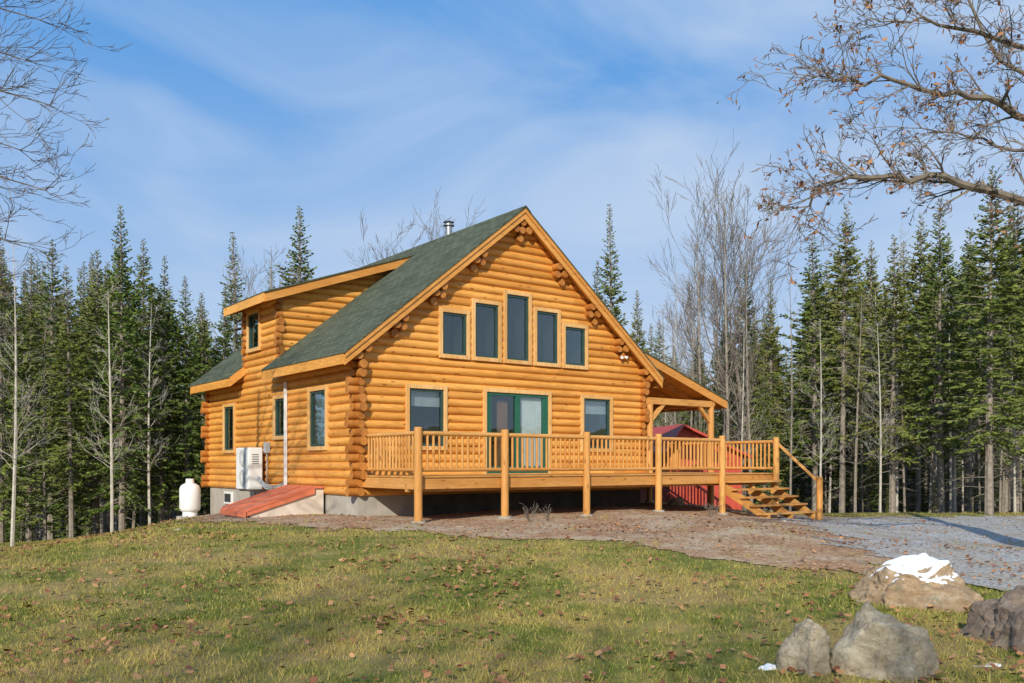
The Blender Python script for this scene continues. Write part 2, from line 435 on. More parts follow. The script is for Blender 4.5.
b.beam((W+.2,-.15,2.45),(W+.7,-.15,2.92),.1,.1)
for v in (.5,1.3,2.1,2.9,3.7,4.5): b.beam((W+.1,v,pz(W+.1)-.21),(12.25,v,pz(12.25)-.21),.06,.14)
b.box(W+.068,W+.12,.0,5.,3.9,4.05)
b.obj('porch_rafters',m_deck,house)
bx=B(); bz=B()
def rail(p0,p1):
    p0=Vector(p0);p1=Vector(p1); d=(p1-p0); n=max(2,int(d.length/.135))
    for z,r in ((DZ+.88,.048),(DZ+.13,.04)):
        bx.cyl((p0.x,p0.y,z),(p1.x,p1.y,z),r,n=10)
    for k in range(1,n):
        q=p0+d*(k/n); rr=.027+random.uniform(-.003,.003)
        bz.cyl((q.x,q.y,DZ+.13),(q.x,q.y,DZ+.87),rr,n=8,cap=False)
for k in range(4):
    rail((posts[k][0]+.09,DF-.0-.05),(posts[k+1][0]-.09,DF-.05))
rail((DU0+.06,-.12),(DU0+.06,DF+.02))
rail((DU1-.06,DF+.02),(DU1-.06,-.2)); rail((DU1-.06,-.05),(DU1-.06,2.3)); rail((DU1-.06,2.5),(DU1-.06,4.8))
bx.obj('deck_rails',m_deck,house,smooth=40); bz.obj('deck_balusters',m_deckz,house,smooth=40)
b=B(); zg=hz(10.8,DF-1.4); rise=(DZ-zg)/6
for k in range(1,6):
    zt=DZ-k*rise; v0=DF-.02-(k-1)*.28
    b.box(9.66,11.80,v0-.135,v0-.005,zt-.05,zt); b.box(9.66,11.80,v0-.28,v0-.145,zt-.05,zt)
b.obj('stair_treads',m_deck,house,bevel=.006)
b=B()
for u in (9.74,10.7,11.68):
    b.add([(u,DF-.01,DZ-rise-.06),(u,DF-.01,DZ-rise-.36),(u,DF-1.42,zg-.05),(u,DF-1.42,zg+rise-.06),
           (u+.05,DF-.01,DZ-rise-.06),(u+.05,DF-.01,DZ-rise-.36),(u+.05,DF-1.42,zg-.05),(u+.05,DF-1.42,zg+rise-.06)],
          [(0,1,2,3),(7,6,5,4),(0,3,7,4),(1,5,6,2),(0,4,5,1),(3,2,6,7)])
b.obj('stair_stringers',m_decky,house,fixn=True)
b=B(); b.cyl((11.88,DF-1.45,zg-.1),(11.88,DF-1.45,zg+1.12),.085,n=14)
b.beam((11.88,DF-.1,1.78),(11.88,DF-1.42,zg+.98),.05,.06)
b.obj('stair_newel_and_handrail',m_deckz,house,smooth=40)

b=B(); b.box(-.13,-.07,3.72,3.80,.45,3.3); b.obj('line_set_cover',m_white,house)
b=B()
for k in range(3):
    pts=[Vector((-.3,5.1,.75+.06*k)),Vector((-.25,4.7,.55+.05*k)),Vector((-.15,4.3,.52+.05*k)),Vector((-.1,3.82,.6+.05*k))]
    b.tube(pts,[.022]*4,8)
b.cyl((-.12,4.95,.5),(-.12,4.95,1.5),.02,n=8)
b.box(-.18,-.07,4.85,5.03,1.5,1.78)
b.obj('hoses_and_conduit',m_grey,house,smooth=50)

hp=empty('heat_pump_unit',(*h2w(-.36,5.6),0),HA)
b=B(); b.box(-.19,.19,-.48,.48,.52,1.64); b.obj('casing',m_white,hp,bevel=.02)
b=B()
for zc_ in (.82,1.35):
    for r in (.08,.15,.22):
        ring=[Vector((-.2,math.cos(t)*r*1.0,zc_+math.sin(t)*r)) for t in np.linspace(0,2*math.pi,25)]
        b.tube(ring,[.006]*25,4)
    for t in np.linspace(0,math.pi,7)[:-1]:
        b.cyl((-.2,-math.cos(t)*.23,zc_-math.sin(t)*.23),(-.2,math.cos(t)*.23,zc_+math.sin(t)*.23),.005,n=5)
b.obj('fan_grille',m_white,hp)
b=B()
for zc_ in (.82,1.35): b.cyl((-.188,0,zc_),(-.193,0,zc_),.235,n=28)
b.obj('fan_opening',m_grey,hp)
b=B()
for k in range(5): b.box(-.1,.08,-.488,-.481,1.2+k*.06,1.22+k*.06)
b.obj('side_vents',m_blk,hp)
b=B()
for y in (-.35,.3): b.box(-.15,.33,y,y+.05,.46,.519); b.box(.27,.31,y,y+.05,.1,.46)
b.obj('brackets',m_steel,hp)

bk=empty('cellar_bulkhead',(*h2w(0,1.6),0),HA)
b=B()
prof=[(-.06,-.5),(-.06,.62),(-.30,.62),(-1.85,.14),(-1.85,-.6)]
b.prism_y(prof,.0,.06); b.prism_y(prof,1.5,1.56)
b.box(-1.9,-1.84,.061,1.499,-.6,.13); b.obj('concrete_sides',simple('bulkhead_concrete',(.58,.50,.40),(.70,.63,.53),3,.8,.15),bk,fixn=True)
b=B()
t=.035
for y0,y1 in ((-.05,.775),(.785,1.61)):
    b.prism_y([(-.30,.625),(-1.95,.115),(-1.95,.115+t+.01),(-.30,.625+t)],y0,y1)
    b.prism_y([(-.32,.665),(-1.93,.165),(-1.93,.185),(-.32,.685)],y0+.02,y0+.06); b.prism_y([(-.32,.665),(-1.93,.165),(-1.93,.185),(-.32,.685)],y1-.06,y1-.02)
b.box(-.299,-.07,-.05,1.61,.625,.675)
b.prism_y([(-.30,.62),(-1.93,.11),(-1.93,.03),(-.30,.50)],-.05,-.004)
b.box(-1.98,-1.952,-.05,1.61,.0,.13)
b.obj('red_doors',m_red,bk,fixn=True,bevel=.005)

tx,ty=h2w(-.65,9.75); tz=g(tx,ty)+.10
tk=empty('propane_tank',(tx,ty,tz))
prof=[(0,.12),(.16,.13),(.27,.19),(.31,.27),(.31,.86),(.27,.96),(.18,1.02),(.1,1.045),(.1,1.05),(0,1.05)]
b=B(); n=28
v=[(r*math.cos(2*math.pi*k/n),r*math.sin(2*math.pi*k/n),z) for r,z in prof for k in range(n)]
f=[(i*n+k,i*n+(k+1)%n,(i+1)*n+(k+1)%n,(i+1)*n+k) for i in range(len(prof)-1) for k in range(n)]
b.add(v,f); b.cyl((0,0,0),(0,0,.16),.22,n=20); b.obj('tank_body',m_tank,tk,smooth=35)
b=B(); b.cyl((0,0,1.02),(0,0,1.17),.13,.12,n=18); b.obj('valve_hood',m_tank,tk,smooth=35)
b=B(); b.cyl((0,0,-.4),(0,0,.03),.42,n=8); b.obj('pad',m_conc,tk)

sx,sy=6.2,31.8
sh=empty('red_shed',(sx,sy,g(sx,sy)),R(12))
b=B()
b.box(-1.3,1.3,-1.6,1.6,-.5,1.95)
b.add([(-1.3,-1.6,1.95),(1.3,-1.6,1.95),(-.9,-1.6,2.8),(-1.3,1.6,1.95),(1.3,1.6,1.95),(-.9,1.6,2.8)],[(0,1,2),(3,5,4)])
for k in range(9): b.box(-1.3+k*.3,-1.27+k*.3,-1.62,-1.601,-.3,1.95)
b.obj('walls',m_shed,sh)
b=B()
b.prism_y([(-.9,2.9),(1.55,1.85),(1.55,1.77),(-.9,2.82)],-1.85,1.85); b.prism_y([(-.9,2.9),(-1.5,2.0),(-1.5,1.92),(-.9,2.82)],-1.85,1.85)
for k in range(8):
    u=-.75+k*.3; zt=2.9-(u+.9)*(1.05/2.45); b.beam((u,-1.85,zt+.01),(u,1.85,zt+.01),.02,.03)
b.obj('metal_roof',m_shr,sh,fixn=True)
b=B(); b.box(-.2,.8,-1.66,-1.622,-.2,1.7); b.box(-.28,-.2,-1.67,-1.622,-.2,1.78); b.box(.8,.88,-1.67,-1.622,-.2,1.78); b.obj('shed_door',m_shr,sh)

# ------------------------------------------------------------------ GROUND
def axis(lo,hi,fl,fh,fs,growth=1.18):
    a=list(np.arange(fl,fh+1e-6,fs)); s=fs; x=fh
    while x<hi: s*=growth; x+=s; a.append(min(x,hi))
    s=fs; x=fl
    while x>lo: s*=growth; x-=s; a.insert(0,max(x,lo))
    return np.array(a)
xs=axis(-600,600,-16,18,.2); ys=axis(-300,900,3,32,.2)
XX,YY=np.meshgrid(xs,ys); ZZ=G(XX,YY)
def gridmesh(name,XX,YY,ZZ,keep,mat):
    ny,nx=XX.shape
    idx=np.arange(nx*ny).reshape(ny,nx)
    q=np.stack([idx[:-1,:-1],idx[:-1,1:],idx[1:,1:],idx[1:,:-1]],-1)
    q=q.reshape(-1,4) if keep is None else q[keep]
    co=np.stack([XX,YY,ZZ],-1).reshape(-1,3)
    used=np.unique(q); rm=np.full(nx*ny,-1); rm[used]=np.arange(len(used)); q=rm[q]; co=co[used]
    return npmesh(name,co,q,mat,True)
def npmesh(name,co,q,mat,smooth=False):
    me=bpy.data.meshes.new(name); k=q.shape[1]
    me.vertices.add(len(co)); me.vertices.foreach_set('co',co.astype(np.float32).ravel())
    me.loops.add(q.size); me.loops.foreach_set('vertex_index',q.astype(np.int32).ravel())
    me.polygons.add(len(q)); me.polygons.foreach_set('loop_start',np.arange(0,q.size,k,dtype=np.int32))
    me.polygons.foreach_set('loop_total',np.full(len(q),k,dtype=np.int32))
    me.update(calc_edges=True)
    if smooth: me.polygons.foreach_set('use_smooth',[True]*len(q))
    me.materials.append(mat); o=bpy.data.objects.new(name,me); scene.collection.objects.link(o); return o

mg=M('lawn_ground'); co=mg.coord()
n1=mg.noise(co,.5,6,.72); n2=mg.noise(co,2.2,6,.65); n3=mg.noise(co,40,5,.7)
c=mg.ramp(n2,[(.3,(.09,.115,.02)),(.5,(.18,.18,.042)),(.7,(.34,.27,.09))])
c=mg.mix(mg.ramp(n1,[(.45,(0,0,0)),(.57,(1,1,1))]),c,mg.mix(n3,C(.20,.135,.05),C(.46,.34,.14)))
c=mg.mix(mg.math('MULTIPLY',mg.ramp(n3,[(.5,(0,0,0)),(.7,(1,1,1))]),.5),c,C(.12,.075,.035))
sp=mg.n('ShaderNodeSeparateXYZ'); mg.t.links.new(co,sp.inputs[0])
wob=mg.math('MULTIPLY',mg.math('SUBTRACT',mg.noise(co,.25,4),.5),10)
far=mg.math('DIVIDE',mg.math('SUBTRACT',mg.math('ADD',sp.outputs[1],wob),30),3,clamp=True)
c=mg.mix(far,c,mg.ramp(n2,[(.3,(.035,.025,.013)),(.7,(.10,.065,.035))]))
mg.base(c); mg.rough(.95); mg.bs.inputs['Specular IOR Level'].default_value=.1; mg.bump(n3,.6,.03)
gridmesh('lawn_ground',XX,YY,ZZ,None,mg.m)

def inpoly(x,y,P):
    ins=np.zeros(x.shape,bool); n=len(P); j=n-1
    for i in range(n):
        xi,yi=P[i]; xj,yj=P[j]
        c=((yi>y)!=(yj>y))&(x<(xj-xi)*(y-yi)/(yj-yi+1e-12)+xi); ins^=c; j=i
    return ins
def wobble(x,y):
    return x+.35*np.sin(2.1*y+1.3*x)+.2*np.sin(6.3*y+2)+.10*np.sin(17*y+5*x)+.07*np.sin(31*y-11*x), y+.35*np.sin(1.9*x+2)+.2*np.sin(5.7*x+.9*y)+.10*np.sin(19*x+3*y)+.07*np.sin(33*x+9*y)
mulch=[(-5.0,17.6),(-3.2,16.2),(-.5,15.3),(1.9,13.9),(3.4,12.7),(4.4,11.9),(5.2,12.0),(6.2,13.5),(6.6,16),(7.0,20),(9.2,23.6),(10,26),(6,28),(0,24.5),(-3.4,20.6),(-9.6,28.8),(-11.3,27.4),(-8.3,22.5),(-6.3,19.2)]
drive=[(7.4,24.2),(6.5,20.5),(5.9,16.8),(5.5,13.9),(5.5,12.8),(6.4,11.9),(8.4,11.0),(13,9.6),(32,8),(40,24),(22,27),(11,26.4)]
def drape(name,P,cell,off,mat):
    P_=np.array(P); x=np.arange(P_[:,0].min()-.5,P_[:,0].max()+.5,cell); y=np.arange(P_[:,1].min()-.5,P_[:,1].max()+.5,cell)
    X,Y=np.meshgrid(x,y); Z=G(X,Y)+off
    cx=(X[:-1,:-1]+cell/2); cy=(Y[:-1,:-1]+cell/2); wx_,wy_=wobble(cx,cy)
    return gridmesh(name,X,Y,Z,inpoly(wx_,wy_,P),mat)
mm=M('mulch'); co=mm.coord(); a=mm.noise(co,9,6,.7); b_=mm.noise(co,.8,5,.65)
vo=mm.n('ShaderNodeTexVoronoi'); mm.t.links.new(co,vo.inputs['Vector']); vo.inputs['Scale'].default_value=24
c=mm.ramp(a,[(.3,(.22,.105,.05)),(.5,(.44,.245,.125)),(.72,(.64,.44,.26))])
c=mm.mix(mm.math('MULTIPLY',vo.outputs['Distance'],.55),c,C(.14,.07,.035))
c=mm.mix(mm.ramp(b_,[(.45,(0,0,0)),(.6,(.7,.7,.7))]),c,mm.mix(a,C(.34,.26,.165),C(.62,.52,.37)))
mm.base(c); mm.rough(.95); mm.bump(vo.outputs['Distance'],.6,.02)
drape('mulch_bed',mulch,.07,.014,mm.m)
md=M('gravel'); co=md.coord()
vo=md.n('ShaderNodeTexVoronoi'); md.t.links.new(co,vo.inputs['Vector']); vo.inputs['Scale'].default_value=26
a=md.noise(co,.7,6,.65)
c=md.ramp(vo.outputs['Color'],[(.1,(.20,.195,.185)),(.5,(.35,.34,.325)),(.9,(.54,.52,.49))])
c=md.mix(md.ramp(a,[(.42,(0,0,0)),(.62,(.85,.85,.85))]),c,C(.30,.23,.15))
md.base(c); md.rough(.9); md.bump(vo.outputs['Distance'],-.6,.02)
drape('gravel_driveway',drive,.1,.024,md.m)

rng=np.random.default_rng(7)
def patch(x,y): return np.clip(.5+.3*(np.sin(.9*x+1.1*np.sin(.6*y))*np.sin(.8*y+.9*np.sin(.5*x+1)))*1.4+.22*np.sin(2.7*x+1.9*y)*np.sin(3.1*y-.7*x),0,1)
def scatter(n,y0,y1,pw=1.0,marg=1.5):
    y=y0+(y1-y0)*rng.random(n)**pw; x=(rng.random(n)*2-1)*(.6*y+marg); return x,y
def notpaved(x,y,keepfrac=.05):
    wx_,wy_=wobble(x+rng.normal(0,.16,len(x)),y+rng.normal(0,.16,len(x)))
    k=~(inpoly(wx_,wy_,mulch)|inpoly(wx_,wy_,drive)) | (rng.random(len(x))<keepfrac)
    dx=x-HX; dy=y-HY; u=dx*math.cos(HA)+dy*math.sin(HA); v=-dx*math.sin(HA)+dy*math.cos(HA)
    return k & ~((u>-.1)&(u<12)&(v>-2.5))
mgr=M('grass_blade'); gi=mgr.n('ShaderNodeNewGeometry'); co=mgr.coord(); nn=mgr.noise(co,.5,6,.72); n5=mgr.noise(co,2.2,4,.6)
c=mgr.ramp(gi.outputs['Random Per Island'],[(0,(.06,.10,.012)),(.4,(.135,.18,.026)),(.7,(.25,.245,.055)),(1,(.48,.38,.13))])
c=mgr.mix(mgr.ramp(nn,[(.45,(0,0,0)),(.57,(.75,.75,.75))]),c,C(.44,.33,.10))
c=mgr.mix(mgr.ramp(n5,[(.5,(0,0,0)),(.7,(.5,.5,.5))]),c,C(.40,.31,.10))
mgr.base(c); mgr.rough(.7); mgr.bs.inputs['Specular IOR Level'].default_value=.12
def blades(x,y,hmin,hmax,w):
    n=len(x); z=G(x,y); h=hmin+(hmax-hmin)*rng.random(n); t=rng.random(n)*2*np.pi
    lx=(rng.random(n)-.5)*h*1.6; ly=(rng.random(n)-.5)*h*1.6; ww=w*(.6+.8*rng.random(n))
    co=np.empty((n,3,3)); 
    co[:,0]=np.stack([x-np.cos(t)*ww,y-np.sin(t)*ww,z-.005],-1); co[:,1]=np.stack([x+np.cos(t)*ww,y+np.sin(t)*ww,z-.005],-1)
    co[:,2]=np.stack([x+lx,y+ly,z+h],-1)
    return co
parts=[]
for n,y0,y1,hm,hx,w in ((140000,5.2,10,.015,.05,.0035),(110000,9,16,.015,.055,.006),(60000,15,30,.02,.06,.011)):
    x,y=scatter(n,y0,y1); k=notpaved(x,y)&(rng.random(n)<.10+.9*(1-patch(x,y))) ; parts.append(blades(x[k],y[k],hm,hx,w))
x,y=scatter(2000,6,22); k=notpaved(x,y,.1); x=x[k];y=y[k]
x=np.repeat(x,16)+rng.normal(0,.06,len(x)*16); y=np.repeat(y,16)+rng.normal(0,.06,len(y)*16)
parts.append(blades(x,y,.04,.10,.005))
co=np.concatenate(parts).reshape(-1,3); npmesh('grass',co,np.arange(len(co)).reshape(-1,3),mgr.m)

def flakes(name,x,y,smin,smax,mat,asp=.6,lift=.02,tilt=.5,extra=.02):
    n=len(x); z=G(x,y)+lift+rng.random(n)*extra; t=rng.random(n)*2*np.pi; s=smin+(smax-smin)*rng.random(n)
    a=np.stack([np.cos(t),np.sin(t),(rng.random(n)-.5)*tilt],-1)*s[:,None]/2
    b=np.stack([-np.sin(t),np.cos(t),(rng.random(n)-.5)*tilt],-1)*s[:,None]/2*asp
    p=np.stack([x,y,z],-1)
    co=np.stack([p-a,p-b+a*.1,p+a,p+b-a*.1],1).reshape(-1,3)
    npmesh(name,co,np.arange(len(co)).reshape(-1,4),mat)
mlf=M('fallen_leaf'); gi=mlf.n('ShaderNodeNewGeometry')
mlf.base(mlf.ramp(gi.outputs['Random Per Island'],[(0,(.15,.05,.018)),(.5,(.30,.12,.04)),(1,(.50,.26,.11))])); mlf.rough(.7)
x,y=scatter(12000,5.2,26,.9); k=notpaved(x,y,.6)&(rng.random(len(x))<.12+.9*patch(x*.7+3,y*.8)**2); 
cx_,cy_=scatter(150,6,17); xx=np.repeat(cx_,16)+rng.normal(0,.22,150*16); yy=np.repeat(cy_,16)+rng.normal(0,.22,150*16)
x=np.concatenate([x[k],xx]); y=np.concatenate([y[k],yy])
flakes('fallen_leaves',x,y,.04,.10,mlf.m,.7,.04,1.0,.03)
mch=M('wood_chip'); gi=mch.n('ShaderNodeNewGeometry')
mch.base(mch.ramp(gi.outputs['Random Per Island'],[(0,(.18,.08,.04)),(.5,(.44,.25,.13)),(1,(.70,.52,.34))])); mch.rough(.9)
x,y=scatter(60000,11,28); wx_,wy_=wobble(x,y); k=inpoly(wx_+rng.normal(0,.35,len(x)),wy_+rng.normal(0,.35,len(x)),mulch)
flakes('wood_chips',x[k],y[k],.02,.08,mch.m,.35,.018,.5,.01)
mst=simple('pebbles',(.26,.25,.24),(.56,.54,.50),3,.9,0)
x,y=scatter(40000,9,28,1,3); wx_,wy_=wobble(x,y); k=inpoly(wx_+rng.normal(0,.45,len(x)),wy_+rng.normal(0,.45,len(x)),drive)
flakes('driveway_pebbles',x[k],y[k],.015,.05,mst,.9,.026,.5,.008)

# ------------------------------------------------------------------ BOULDERS
def rockmat(name,c1,c2,c3):
    m=M(name); co=m.coord(); a=m.noise(m.map(co,(1,1,2.4)),3,9,.7,.6); f=m.noise(co,22,6,.7)
    c=m.ramp(a,[(.32,c1),(.5,c2),(.68,c3)])
    c=m.mix(m.math('MULTIPLY',m.ramp(f,[(.5,(0,0,0)),(.7,(1,1,1))]),.5),c,C(*[v*.4 for v in c1]))
    big=m.noise(co,1.6,5,.65,.8); c=m.mix(m.math('MULTIPLY',m.ramp(big,[(.48,(0,0,0)),(.6,(1,1,1))]),.5),c,C(*[v*.55 for v in c2]))
    li=m.noise(co,6,5,.7); c=m.mix(m.math('MULTIPLY',m.ramp(li,[(.6,(0,0,0)),(.66,(1,1,1))]),.6),c,C(.20,.205,.13))
    m.base(c); m.rough(.9); m.bump(m.noise(m.map(co,(1,1,1.8)),7,10,.75,.4),1.0,.08); return m.m
rA=rockmat('rock_tan',(.30,.19,.11),(.52,.36,.21),(.66,.52,.36)); rB=rockmat('rock_brown',(.19,.14,.11),(.32,.235,.17),(.46,.36,.27)); rC=rockmat('rock_pale',(.34,.27,.18),(.54,.45,.31),(.68,.61,.47))
m_snow=simple('snow',(.78,.80,.84),(.86,.88,.9),6,.6,.25)
def boulder(name,x,y,w,d,h,seed,mat,rz=0,snow=None,ncut=13,flat=.5,tilt=(0,0),cuts_=(),rough=1.0):
    rs=random.Random(seed); bm=bmesh.new(); bmesh.ops.create_icosphere(bm,subdivisions=6,radius=1)
    cuts=[(Vector((tilt[0],tilt[1],1)).normalized(),flat)]+[(Vector(n).normalized(),q) for n,q in cuts_]
    for _ in range(ncut):
        n=Vector((rs.gauss(0,1),rs.gauss(0,1),rs.gauss(.2,.8))).normalized(); cuts.append((n,rs.uniform(.64,.9)))
    for v in bm.verts:
        c=v.co
        for n,dd in cuts:
            e=c.dot(n)-dd
            if e>0: c=c-n*e*.93
        nn=c.normalized()
        c=c+nn*rough*(.15*mnoise.fractal(c*1.5+Vector((seed,0,0)),1,2,6)+.05*mnoise.fractal(Vector((c.x*3,c.y*3,c.z*6))+Vector((0,seed,0)),1,2,4))
        v.co=c
    xsn=[v.co.x for v in bm.verts]; ysn=[v.co.y for v in bm.verts]; zt=max(v.co.z for v in bm.verts)
    wx_=max(xsn)-min(xsn); wy_=max(ysn)-min(ysn)
    for v in bm.verts:
        v.co=Vector((v.co.x*w/wx_,v.co.y*d/wy_,v.co.z*h/zt))
    me=bpy.data.meshes.new(name)
    bm.to_mesh(me); me.polygons.foreach_set('use_smooth',[True]*len(me.polygons)); me.materials.append(mat)
    root=bpy.data.objects.new(name,me); scene.collection.objects.link(root); root.location=(x,y,g(x,y)-.04); root.rotation_euler=(0,0,rz)
    if snow:
        bm.normal_update()
        def q_(p): return 1-((p.x-snow[0])**2/snow[2]**2+(p.y-snow[1])**2/snow[3]**2)+.9*mnoise.fractal(p*3.5,1,2,3)
        ks=set(f for f in bm.faces if f.calc_center_median().z>h*.5 and f.normal.z>.5 and q_(f.calc_center_median())>0)
        bmesh.ops.delete(bm,geom=[f for f in bm.faces if f not in ks],context='FACES')
        for v in bm.verts:
            q=max(0,q_(v.co)); v.co.z+=-.004+.03*(1-math.exp(-q*4))*(1 if not v.is_boundary else 0)
        ms=bpy.data.meshes.new('snow_cap'); bm.to_mesh(ms); ms.polygons.foreach_set('use_smooth',[True]*len(ms.polygons)); ms.materials.append(m_snow)
        so=bpy.data.objects.new('snow_cap',ms); scene.collection.objects.link(so); so.parent=root
    bm.free(); return root
boulder('boulder',4.66,10.35,1.5,1.15,.56,47,rA,R(-12),snow=(0,.02,.46,.42),flat=.66,ncut=7,tilt=(-.12,-.10),cuts_=[((-1,-.5,.9),.72),((1,-.5,1.1),.78),((-.1,-1,.5),.72)],rough=1.5)
boulder('boulder',4.80,8.25,1.45,1.05,.62,8,rB,R(-30),ncut=8,flat=.62,tilt=(-.25,-.15),cuts_=[((-1,-.6,.5),.66)],rough=1.3)
boulder('boulder',2.95,7.05,.86,.64,.57,14,rC,R(0),ncut=7,flat=.76,tilt=(.10,-.2),cuts_=[((-.9,-.7,.35),.72),((1,-.8,.4),.72)],rough=1.1)
boulder('boulder',2.40,7.2,.50,.44,.46,21,rC,R(20),ncut=6,flat=.8,tilt=(.35,0),cuts_=[((.9,-.8,.3),.62),((-1,-.3,.3),.7)],rough=1.1)
boulder('snow_patch',2.10,7.35,.2,.16,.08,25,m_snow,0)
boulder('boulder',-6.1,16.4,.14,.12,.07,27,rC,0)
boulder('boulder',-1.0,17.4,.22,.18,.08,28,rC,0); boulder('boulder',6.4,21.2,.2,.2,.1,29,rC,0)
boulder('boulder',4.9,26.8,.5,.4,.3,31,rC,0)
boulder('snow_patch',3.95,7.45,.42,.2,.05,33,m_snow,R(30))

# ------------------------------------------------------------------ TREES
mn=M('conifer_needles'); gi=mn.n('ShaderNodeNewGeometry'); oi=mn.n('ShaderNodeObjectInfo'); co=mn.coord()
c=mn.ramp(gi.outputs['Random Per Island'],[(0,(.038,.072,.013)),(.5,(.095,.15,.026)),(1,(.18,.23,.05))])
c=mn.mix(mn.math('MULTIPLY',mn.math('POWER',oi.outputs['Random'],2),.8),c,C(.21,.205,.05))
nz=mn.noise(co,.9,3); c=mn.mix(mn.ramp(nz,[(.45,(0,0,0)),(.7,(.55,.55,.55))]),c,C(.035,.062,.015))
mn.base(c); mn.rough(.7); mn.bs.inputs['Specular IOR Level'].default_value=.15
m_needle=mn.m
m_bark=simple('conifer_bark',(.15,.125,.10),(.32,.275,.22),6,.95,.5,.03)
m_birch=simple('pale_bark',(.34,.31,.26),(.55,.51,.44),5,.9,.4,.02)
m_twig=simple('twig_bark',(.12,.095,.075),(.22,.18,.14),6,.9,.3)

def conifer_mesh(name,seed,H,Lm,cr,dens=1.0,pw=1.0,wd=1.0,dead=1.0):
    rs=random.Random(seed); bk_=B(); nd=[]
    tr=.0095*H+.01
    pts=[];rad=[]
    ph=rs.random()*6
    for i in range(13):
        t=i/12; pts.append(Vector((.05*math.sin(3*t+ph)*H*.06,.05*math.cos(2.3*t+ph)*H*.06,t*H-.15*(i==0)))); rad.append(tr*(1-t)**.9+.006)
    bk_.tube(pts,rad,7)
    def axis_at(z):
        t=z/H; return Vector((.05*math.sin(3*t+ph)*H*.06,.05*math.cos(2.3*t+ph)*H*.06,z))
    z=.06*H
    while z<cr*H+1.0:
        a=rs.random()*6.28; l=rs.uniform(.4,1.1)*Lm*.6; p=axis_at(z)
        d=Vector((math.cos(a),math.sin(a),rs.uniform(-.3,.1)))
        m1=p+d*l*.5+Vector((0,0,rs.uniform(-.05,.05))); e=p+d*l+Vector((0,0,-.15*l))
        bk_.tube([p,m1,e],[.014,.009,.003],3)
        for _ in range(3):
            q=p+d*l*rs.uniform(.3,.9); bk_.tube([q,q+Vector((rs.gauss(0,.5),rs.gauss(0,.5),rs.gauss(-.1,.2)))*.4*l],[.006,.002],3)
        z+=rs.uniform(.1,.24)/dead
    z0=cr*H; z=z0
    while z<H-.05:
        t=(z-z0)/(H-z0)
        nb=5 if t<.8 else 4
        a0=rs.random()*6.28
        lev=rs.uniform(.6,1.15)
        for k in range(nb):
            a=a0+k*6.283/nb+rs.uniform(-.3,.3)
            Lb=Lm*((1-t)**pw)*lev*rs.uniform(.5,1.15)*min(1,.55+2.5*t)+.06
            if rs.random()<.12*(1-t): continue
            el=-.22+1.0*t+rs.uniform(-.16,.16)
            d=Vector((math.cos(a)*math.cos(el),math.sin(a)*math.cos(el),math.sin(el)))
            p=axis_at(z+rs.uniform(-.08,.08)); st=.125; n=max(1,int(Lb/st)); bp=[p.copy()]
            for i in range(n):
                s=i/n
                d=(d+Vector((0,0,-.06+.14*s))+Vector((rs.gauss(0,.03),rs.gauss(0,.03),0))).normalized()
                p=p+d*min(st,Lb)
                if i%3==2 or i==n-1: bp.append(p.copy())
                if s<.15 and Lb>.7: continue
                side=Vector((-d.y,d.x,0)).normalized()
                tl=(.15+.30*(1-s)*min(1,Lb/1.2))*min(1,.4+1.5*(1-t))
                for sg in (-1,1,0):
                    if rs.random()>dens: continue
                    if sg: dv=(side*sg*.85+d*.6+Vector((0,0,rs.uniform(-.4,.15)))).normalized()
                    else: dv=(d*.7+Vector((rs.gauss(0,.3),rs.gauss(0,.3),rs.uniform(-.6,.4)))).normalized()
                    l=tl*rs.uniform(.7,1.25); w=(.028+.026*rs.random())*wd*min(1,.5+1.5*(1-t))
                    wv=dv.cross(Vector((rs.gauss(0,1),rs.gauss(0,1),rs.gauss(0,.7)))).normalized()*w
                    m_=p+dv*l*.45; nd.append((p,m_+wv,p+dv*l,m_-wv))
            if len(bp)>1: bk_.tube(bp,[.014*(1-i/len(bp))+.003 for i in range(len(bp))],3)
        z+=rs.uniform(.14,.28)*(1-.4*t)
    nb0=len(bk_.f)
    for q in nd: bk_.add(q,[(0,1,2,3)])
    me=bpy.data.meshes.new(name); me.from_pydata(bk_.v,[],bk_.f)
    me.materials.append(m_bark); me.materials.append(m_needle)
    mi=np.zeros(len(bk_.f),dtype=np.int32); mi[nb0:]=1; me.polygons.foreach_set('material_index',mi); me.update()
    return me
CH=13.0
cons=[conifer_mesh('spruce_a',1,CH,2.7,.10,.97,.95,1.15),conifer_mesh('spruce_b',2,CH,2.3,.22,.94,.9,1.15),conifer_mesh('spruce_c',3,CH,2.0,.38,.88,.8,1.1,1.3),
      conifer_mesh('spruce_d',4,CH,2.9,.14,.92,1.05,1.15),conifer_mesh('spruce_e',5,CH,2.0,.06,.97,.9),conifer_mesh('spruce_f',6,CH,1.7,.5,.65,.75,1,1.5)]
rt=random.Random(11)
def wx(px,Y): return (px-512)/F*Y
def tree(name,me,x,y,H,base=CH,parent=None,wide=1.0,sink=.1):
    o=bpy.data.objects.new(name,me); scene.collection.objects.link(o)
    s=H/base; o.scale=(s*wide,s*wide,s); o.location=(x,y,g(x,y)-sink); o.rotation_euler=(rt.gauss(0,.014),rt.gauss(0,.014),rt.random()*6.28)
    if parent: o.parent=parent
    return o
def Hfor(px,Y,topy):
    x=wx(px,Y); return (464-topy)*Y/F+ZC-g(x,Y)
